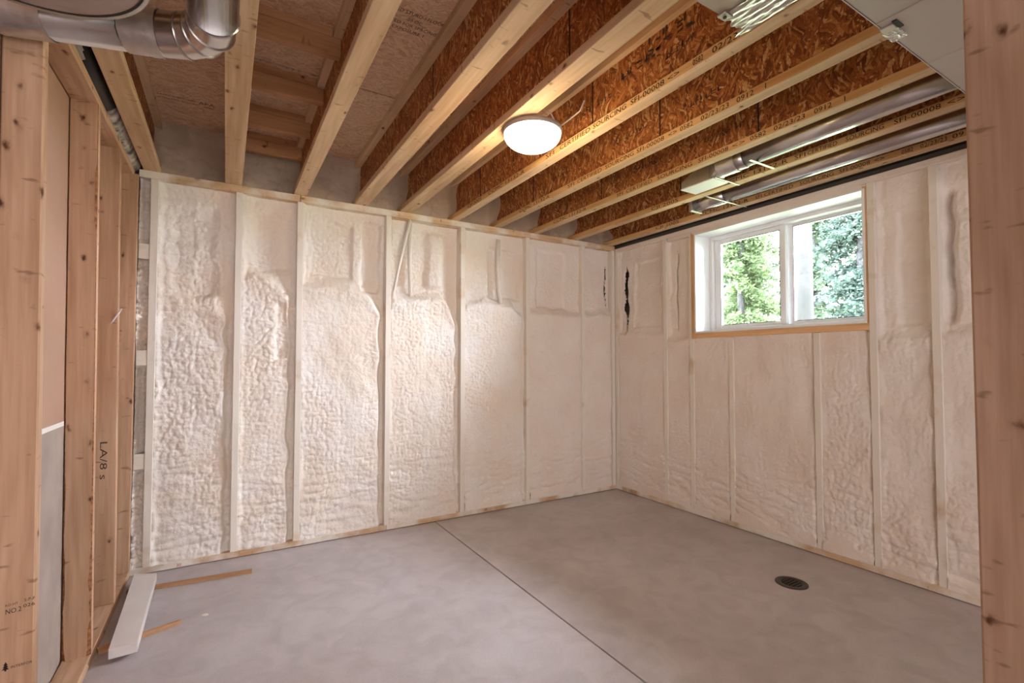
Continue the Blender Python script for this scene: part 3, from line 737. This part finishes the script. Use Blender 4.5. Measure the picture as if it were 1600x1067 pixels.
# ------------------------------------------------------------------ round galvanised duct with elbow, upper left
PZ = 2.170; R = 0.060
ed = empty('elbow_duct', (-3.27, -1.83, PZ - R))
tagit(ed, 'shiny galvanised round duct with an elbow at the upper left', 'duct')
cor = Vector((-3.267, -1.800, PZ))
dirx = Vector((-1, 0.27, 0)).normalized(); diry = Vector((0, -1, 0))
start = cor + dirx * 0.13
tube('pipe', [cor + dirx * 1.2, start], R, M_GALV, ed, 40)
p = [start]; steps = 4
b0, b1, b2 = start, cor, cor + diry * 0.13
gp = []
for k in range(steps + 1):
    t = k / steps; gp.append(b0 * (1 - t) ** 2 + b1 * 2 * t * (1 - t) + b2 * t * t)
tube('elbow', gp, R + 0.0006, M_GALV, ed, 40, caps=False)
for k in range(1, steps):
    d = (gp[k + 1] - gp[k - 1]).normalized()
    tube('seam_bead', [gp[k] - d * 0.0025, gp[k] + d * 0.0025], (R + 0.0006) * 1.03 + 0.001, M_GALV, ed, 40)
tube('pipe', [b2, b2 + diry * 1.6], R + 0.001, M_GALV, ed, 40)
tube('seam_bead', [b2 + diry * 0.004, b2 + diry * 0.012], R + 0.0045, M_GALV, ed, 40)
def crumple_band(a, b, r, name, parent, seed, arc=(0, 2 * math.pi)):
    a = Vector(a); b = Vector(b); t = (b - a).normalized(); nrm = t.cross(Vector((0, 0, 1))).normalized(); bn = t.cross(nrm)
    n, m = 10, 44; P = np.zeros((n, m, 3))
    for i in range(n):
        for j in range(m):
            an = arc[0] + (arc[1] - arc[0]) * j / (m - 1)
            rr = r + 0.002 + 0.0035 * abs(math.sin(an * 9 + seed + i * 1.3)) * random.random() + 0.001 * random.random()
            q = a.lerp(b, i / (n - 1)) + (nrm * math.cos(an) + bn * math.sin(an)) * rr
            P[i, j] = q
    org = np.array((a + b) / 2)
    return link(name, grid_mesh(P - org), M_FOIL, parent, tuple(org))
crumple_band(start + dirx * 0.005, start + dirx * 0.095, R, 'foil_tape', ed, 1)
crumple_band(cor + dirx * 0.40, cor + dirx * 0.52, R, 'foil_tape', ed, 5)
# hanger for the pipe from the joist
tube('hanger_strap', [(-3.27, -2.4, PZ + R - 0.01), (-3.27, -2.4, H + 0.001)], 0.004, M_GALVD, ed, 8)

# large round grey cap next to it
CC = (-3.62, -2.175, 2.05)
gc = empty('duct_cap', CC); tagit(gc, 'large round matte grey duct cap at the upper left corner', 'duct cap')
lathe('cap_face', [(0.0, -0.004), (0.20, -0.002), (0.226, 0.0), (0.232, 0.006), (0.232, 0.05), (0.0, 0.05)], M_CAPD, gc, CC, 72, False)
lathe('rim', [(0.233, -0.001), (0.242, -0.001), (0.244, 0.006), (0.242, 0.016), (0.233, 0.016)], M_GALVD, gc, CC, 72)
lathe('collar', [(0.20, 0.05), (0.20, 0.279)], M_GALV, gc, CC, 48)

# vent pipe above the partition
vp = empty('vent_pipe', (-3.715, -0.6, 2.33)); tagit(vp, 'black and foil-wrapped vent pipe above the left stud partition', 'pipe')
tube('pipe', [(-3.716, -1.75, 2.375), (-3.716, -1.15, 2.375)], 0.046, M_GALVD, vp, 24)
tube('sleeve', [(-3.714, -1.32, 2.385), (-3.714, -0.72, 2.38)], 0.052, M_BLACK, vp, 24)
tube('foil_wrap', [(-3.712, -0.73, 2.372), (-3.712, -0.5, 2.368), (-3.712, -0.25, 2.362), (-3.710, 0.05, 2.358)], 0.048, M_VENT, vp, 24, radii=[0.046, 0.05, 0.047, 0.05])

# ------------------------------------------------------------------ rectangular trunk duct, upper right
TZ = 2.13
td = empty('trunk_duct', (-1.3, -2.97, TZ)); tagit(td, 'wide flat grey sheet metal trunk duct at the upper right under the joists', 'duct')
seams = [-2.6, -1.72, -1.385, -1.12, -0.86, -0.60, -0.34, -0.02]
for a, b in zip(seams, seams[1:]):
    boxes('duct_section', [((a + 0.001, -3.09, TZ), (b - 0.001, -2.875, TZ + 0.195))], M_TRUNK, td, 0.002, ((a + b) / 2, -2.98, TZ))
for xs in seams[1:-1]:
    box('seam', (xs - 0.004, -3.09, TZ - 0.002), (xs + 0.004, -2.876, TZ + 0.001), M_TRUNK, td, 0.0008)
box('hem', (-2.6, -2.8755, TZ - 0.001), (-0.02, -2.872, TZ + 0.012), M_GALV, td, 0.0005)
def crumple_patch(name, x0, x1, y0, y1, z, parent, seed, n=22, h=0.005):
    u, v = np.meshgrid(np.linspace(0, 1, n), np.linspace(0, 1, n))
    rs = np.random.RandomState(seed)
    ed_ = 0.06 * pn(v * 5, v * 0, seed); eu = 0.06 * pn(u * 5, u * 0, seed + 3)
    P = np.stack([x0 + (x1 - x0) * (u + ed_), y0 + (y1 - y0) * (v + eu), z - 0.001 - h * np.abs(fbm(u * 5, v * 5 * max(1.0, abs((y1 - y0) / (x1 - x0))), seed, 3)) * 1.6], -1)
    org = np.array([(x0 + x1) / 2, (y0 + y1) / 2, z])
    return link(name, grid_mesh(P - org), M_FOIL, parent, tuple(org))
crumple_patch('foil_tape', -1.662, -1.600, -2.905, -2.866, TZ - 0.001, td, 4)
box('drive_clip', (-1.692, -2.902, TZ - 0.005), (-1.662, -2.871, TZ + 0.02), M_GALVD, td, 0.001)
box('clip_slot', (-1.700, -2.914, TZ - 0.0030), (-1.655, -2.9025, TZ - 0.0002), M_BLACK, td, 0)

# short duct box between two joists, foil-taped at its end
jb = empty('joist_bay_duct', (-1.91, -2.9, H + 0.004)); tagit(jb, 'short rectangular duct end with crumpled foil between two joists at the top', 'duct')
boxes('duct_section', [((-2.034, -3.6, H + 0.004), (-1.722, -2.505, H + 0.21))], M_TRUNK, jb, 0.002, (-1.9, -3.0, H + 0.004))
crumple_patch('foil_tape', -1.86, -1.725, -3.2, -2.498, H + 0.003, jb, 9, 40, 0.007)
box('drive_clip', (-1.878, -2.530, H - 0.003), (-1.835, -2.500, H + 0.004), M_GALVD, jb, 0.001)
tube('clip_screw', [(-1.856, -2.514, H - 0.006), (-1.856, -2.514, H - 0.002)], 0.006, M_BLACK, jb, 8)

# ------------------------------------------------------------------ branch pipes and register boot in the right bays
b1 = empty('branch_pipe', (-0.66, -2.2, 2.32)); tagit(b1, 'galvanised round branch pipe that ends at the white register boot', 'pipe')
tube('pipe', [(-0.690, -2.870, 2.385), (-0.690, -1.80, 2.385)], 0.060, M_GALV, b1, 32)
tube('pipe', [(-0.690, -1.83, 2.385), (-0.690, -1.665, 2.385)], 0.0615, M_GALV, b1, 32)
crumple_band((-0.690, -1.78, 2.385), (-0.690, -1.665, 2.385), 0.062, 'foil_tape', b1, 3)
box('hanger_strap', (-0.76, -1.90, 2.3235), (-0.53, -1.885, 2.3255), M_GALVD, b1, 0)
rb = empty('register_boot', (-0.62, -1.5, H)); tagit(rb, 'tapered sheet metal register boot with a white opening between two joists', 'register boot')
bm = bmesh.new()
ring_a = [bm.verts.new((-0.690 + 0.060 * math.cos(t) + 0.62, -1.66 + 1.5, 2.385 + 0.060 * math.sin(t) - H)) for t in [2 * math.pi * k / 24 + math.pi / 4 for k in range(24)]]
def rectpt(k):
    t = (2 * math.pi * k / 24 + math.pi / 4); c, s = math.cos(t), math.sin(t); m = max(abs(c), abs(s))
    return (-0.625 + 0.066 * c / m + 0.62, -1.585 + 1.5 + 0.0, 2.408 + 0.070 * s / m - H)
ring_b = [bm.verts.new(rectpt(k)) for k in range(24)]
for k in range(24): bm.faces.new((ring_a[k], ring_a[(k + 1) % 24], ring_b[(k + 1) % 24], ring_b[k]))
link('transition', done(bm), M_GALVD, rb, (-0.62, -1.5, H))
bm = bmesh.new()
# wedge-shaped box: tall at the pipe end, running out to the far edge, open below
A = [(-0.695, -1.585, 2.335), (-0.560, -1.585, 2.335), (-0.560, -1.585, 2.478), (-0.695, -1.585, 2.478)]
B = [(-0.695, -1.375, 2.335), (-0.560, -1.375, 2.335), (-0.560, -1.375, 2.375), (-0.695, -1.375, 2.375)]
va = [bm.verts.new(Vector(q) - Vector((-0.62, -1.5, H))) for q in A]; vb = [bm.verts.new(Vector(q) - Vector((-0.62, -1.5, H))) for q in B]
bm.faces.new((va[1], va[2], vb[2], vb[1])); bm.faces.new((va[2], va[3], vb[3], vb[2])); bm.faces.new((va[3], va[0], vb[0], vb[3])); bm.faces.new((vb[0], vb[1], vb[2], vb[3])); bm.faces.new((va[0], va[3], va[2], va[1]))
link('boot_box', done(bm), M_GALVD, rb, (-0.62, -1.5, H))
boxes('register_cover', [((-0.700, -1.372, H - 0.004), (-0.553, -1.615, H + 0.003))], M_WHITE, rb, 0.001, (-0.62, -1.5, H))
box('hanger_strap', (-0.70, -1.632, H - 0.004), (-0.46, -1.622, H + 0.0005), M_GALVD, rb, 0)
b2 = empty('branch_pipe', (-0.27, -2.2, 2.32)); tagit(b2, 'galvanised round branch pipe nearest the window wall', 'pipe')
tube('pipe', [(-0.262, -2.870, 2.372), (-0.262, -1.35, 2.372)], 0.056, M_GALV, b2, 32)
tube('pipe', [(-0.262, -1.40, 2.372), (-0.262, -1.15, 2.372)], 0.0575, M_GALV, b2, 32)
box('end_cap', (-0.325, -1.155, 2.312), (-0.20, -1.13, 2.43), M_GALVD, b2, 0.003)
box('hanger_strap', (-0.50, -1.42, 2.3100), (-0.06, -1.408, 2.3115), M_GALVD, b2, 0)

# ------------------------------------------------------------------ things on the floor
dr = empty('floor_drain', (-0.537, -1.953, 0)); tagit(dr, 'round dark floor drain set in the concrete', 'drain')
lathe('rim', [(0.0, 0.0005), (0.050, 0.0005), (0.052, 0.004), (0.074, 0.006), (0.080, 0.004), (0.081, 0.0)], M_DRAIN, dr, (-0.537, -1.953, 0), 48)
boxes('grate', [((-0.537 - w_, -1.953 + t - 0.0035, 0.001), (-0.537 + w_, -1.953 + t + 0.0035, 0.0042)) for t, w_ in ((-0.036, 0.030), (-0.018, 0.043), (0, 0.047), (0.018, 0.043), (0.036, 0.030))], M_DRAIN, dr, 0.0008, (-0.537, -1.953, 0))
lathe('gap', [(0.0, 0.0009), (0.050, 0.0009)], M_DRAIND, dr, (-0.537, -1.953, 0), 32)

bd = bmesh.new()
q = [(-3.610, -0.950), (-3.517, -0.944), (-3.529, -0.183), (-3.634, -0.136)]
c0 = Vector((-3.575, -0.53, 0.019))
lo = [bd.verts.new(Vector((a, b, 0.0190)) - c0) for a, b in q]; hi = [bd.verts.new(Vector((a, b, 0.060)) - c0) for a, b in q]
bd.faces.new(lo[::-1]); bd.faces.new(hi)
for k in range(4): bd.faces.new((lo[k], lo[(k + 1) % 4], hi[(k + 1) % 4], hi[k]))
bmesh.ops.bevel(bd, geom=bd.edges[:], offset=0.0015, segments=1, affect='EDGES')
tagit(link('trim_board', done(bd), M_PAINT, None, c0), 'thick white primed board lying across two wood sticks on the floor', 'board')
def stick(p, q, wd, h, label, taper=0.0):
    p = Vector((*p, 0)); q = Vector((*q, 0)); t = (q - p).normalized(); nn = Vector((-t.y, t.x, 0)) * wd / 2
    bm = bmesh.new(); org = (p + q) / 2
    base = [p - nn, q - nn * (1 - taper), q + nn * (1 - taper), p + nn]
    lo = [bm.verts.new(v - org) for v in base]; hi = [bm.verts.new(v - org + Vector((0, 0, h))) for v in base]
    bm.faces.new(lo[::-1]); bm.faces.new(hi)
    for k in range(4): bm.faces.new((lo[k], lo[(k + 1) % 4], hi[(k + 1) % 4], hi[k]))
    bmesh.ops.bevel(bm, geom=bm.edges[:], offset=0.001, segments=1, affect='EDGES')
    tagit(link('wood_stick', done(bm), M_STICK, None, org), label, 'stick', 'wood sticks under the white board')
stick((-3.650, -0.238), (-3.075, -0.288), 0.024, 0.019, 'long thin wood stick under the far end of the white board')
stick((-3.664, -0.830), (-3.385, -0.732), 0.034, 0.019, 'short splintered wood stick under the near end of the white board', 0.55)
bm = bmesh.new(); bmesh.ops.create_icosphere(bm, subdivisions=2, radius=0.011)
for v in bm.verts: v.co = Vector((v.co.x * (1.1 + 0.5 * random.random()), v.co.y * 0.7, max(0, v.co.z * 0.6 + 0.004))) * (0.85 + 0.3 * random.random())
tagit(link('foam_crumb', done(bm), M_FOAM, None, (-3.288, -0.708, 0), True), 'small white foam crumb lying alone on the floor', 'debris')

# ------------------------------------------------------------------ outside the window: ground and trees
gr = box('ground', (0.40, -30, 0.9), (40, 30, 1.15), M_LAWN, None, 0)
tagit(gr, 'sunlit lawn outside the window', 'ground', kind='structure')
def leaf_cloud(name, parent, pts, size, mat, seed, flatten=0.5):
    rs = np.random.RandomState(seed); n = len(pts); pts = np.asarray(pts)
    a = rs.normal(size=(n, 3)); a[:, 2] *= flatten; a /= np.linalg.norm(a, axis=1)[:, None]
    b = np.cross(a, rs.normal(size=(n, 3))); b /= np.linalg.norm(b, axis=1)[:, None]
    s = size * (0.6 + 0.8 * rs.rand(n))[:, None]
    v = np.stack([pts - a * s, pts + b * s * 0.45, pts + a * s, pts - b * s * 0.45], 1).reshape(-1, 3)
    org = np.array(wloc(parent))
    me = bpy.data.meshes.new('mesh'); me.vertices.add(n * 4); me.vertices.foreach_set('co', (v - org).ravel().astype(np.float32))
    me.loops.add(n * 4); me.loops.foreach_set('vertex_index', np.arange(n * 4, dtype=np.int32))
    me.polygons.add(n); me.polygons.foreach_set('loop_start', (np.arange(n) * 4).astype(np.int32)); me.update(calc_edges=True)
    o = link(name, me, mat, parent, tuple(org)); o['kind'] = 'stuff'; return o
GZ = 1.15
def tree(x, y, h, rad, tr, kind, label, seed, clear=0.6, n=9000, group=None):
    rs = np.random.RandomState(seed)
    t = empty('tree', (x, y, GZ)); tagit(t, label, 'tree', group)
    tube('trunk', [(x, y, GZ), (x + 0.02, y, GZ + h * 0.35), (x + 0.05, y + 0.03, GZ + h * 0.7), (x + 0.05, y + 0.03, GZ + h)], tr, M_TREEBARK, t, 20, radii=[tr * 1.12, tr * 0.95, tr * 0.6, 0.02])
    if n:
        pts = []
        nb = 90
        for k in range(nb):
            f = (k + rs.rand()) / nb; z = GZ + clear + (h - clear) * f
            L = rad * (1 - 0.75 * f) * (0.6 + 0.5 * rs.rand()); an = rs.rand() * 2 * np.pi
            m = n // nb; s = rs.rand(m) ** 0.7
            droop = -0.35 * s ** 2 * L
            px = x + np.cos(an) * s * L + rs.normal(size=m) * 0.10 * (0.3 + s); py = y + np.sin(an) * s * L + rs.normal(size=m) * 0.10 * (0.3 + s)
            pts.append(np.stack([px, py, z + droop + rs.normal(size=m) * 0.07], 1))
            
        leaf_cloud('foliage', t, np.concatenate(pts), 0.055, M_LEAF[kind], seed)
    return t
# the thick trunk fills the left of the right-hand pane
tree(5.2, 0.99, 9.0, 1.2, 0.135, 0, 'thick grey bare tree trunk standing close outside the right pane', 1, n=0)
tree(8.6, 1.55, 7.5, 1.25, 0.10, 2, 'bluish spruce to the right of the thick trunk', 2, n=30000)
tree(8.2, 4.15, 7.0, 1.25, 0.08, 1, 'light green leafy tree at the left of the left pane', 4, n=30000)
tree(11.6, 4.0, 8.0, 1.5, 0.11, 0, 'tall spruce right behind the thick trunk', 3, n=30000)
tree(12.0, 6.75, 8.5, 1.5, 0.11, 0, 'spruce with a thin trunk far back in the left pane', 5, n=24000)
tree(15.4, 8.3, 9.5, 1.7, 0.12, 1, 'pale leafy tree farthest back behind the left pane', 6, n=24000)
tree(13.9, 0.6, 9.5, 1.6, 0.12, 1, 'pale leafy tree far back at the right edge of the right pane', 7, n=24000)
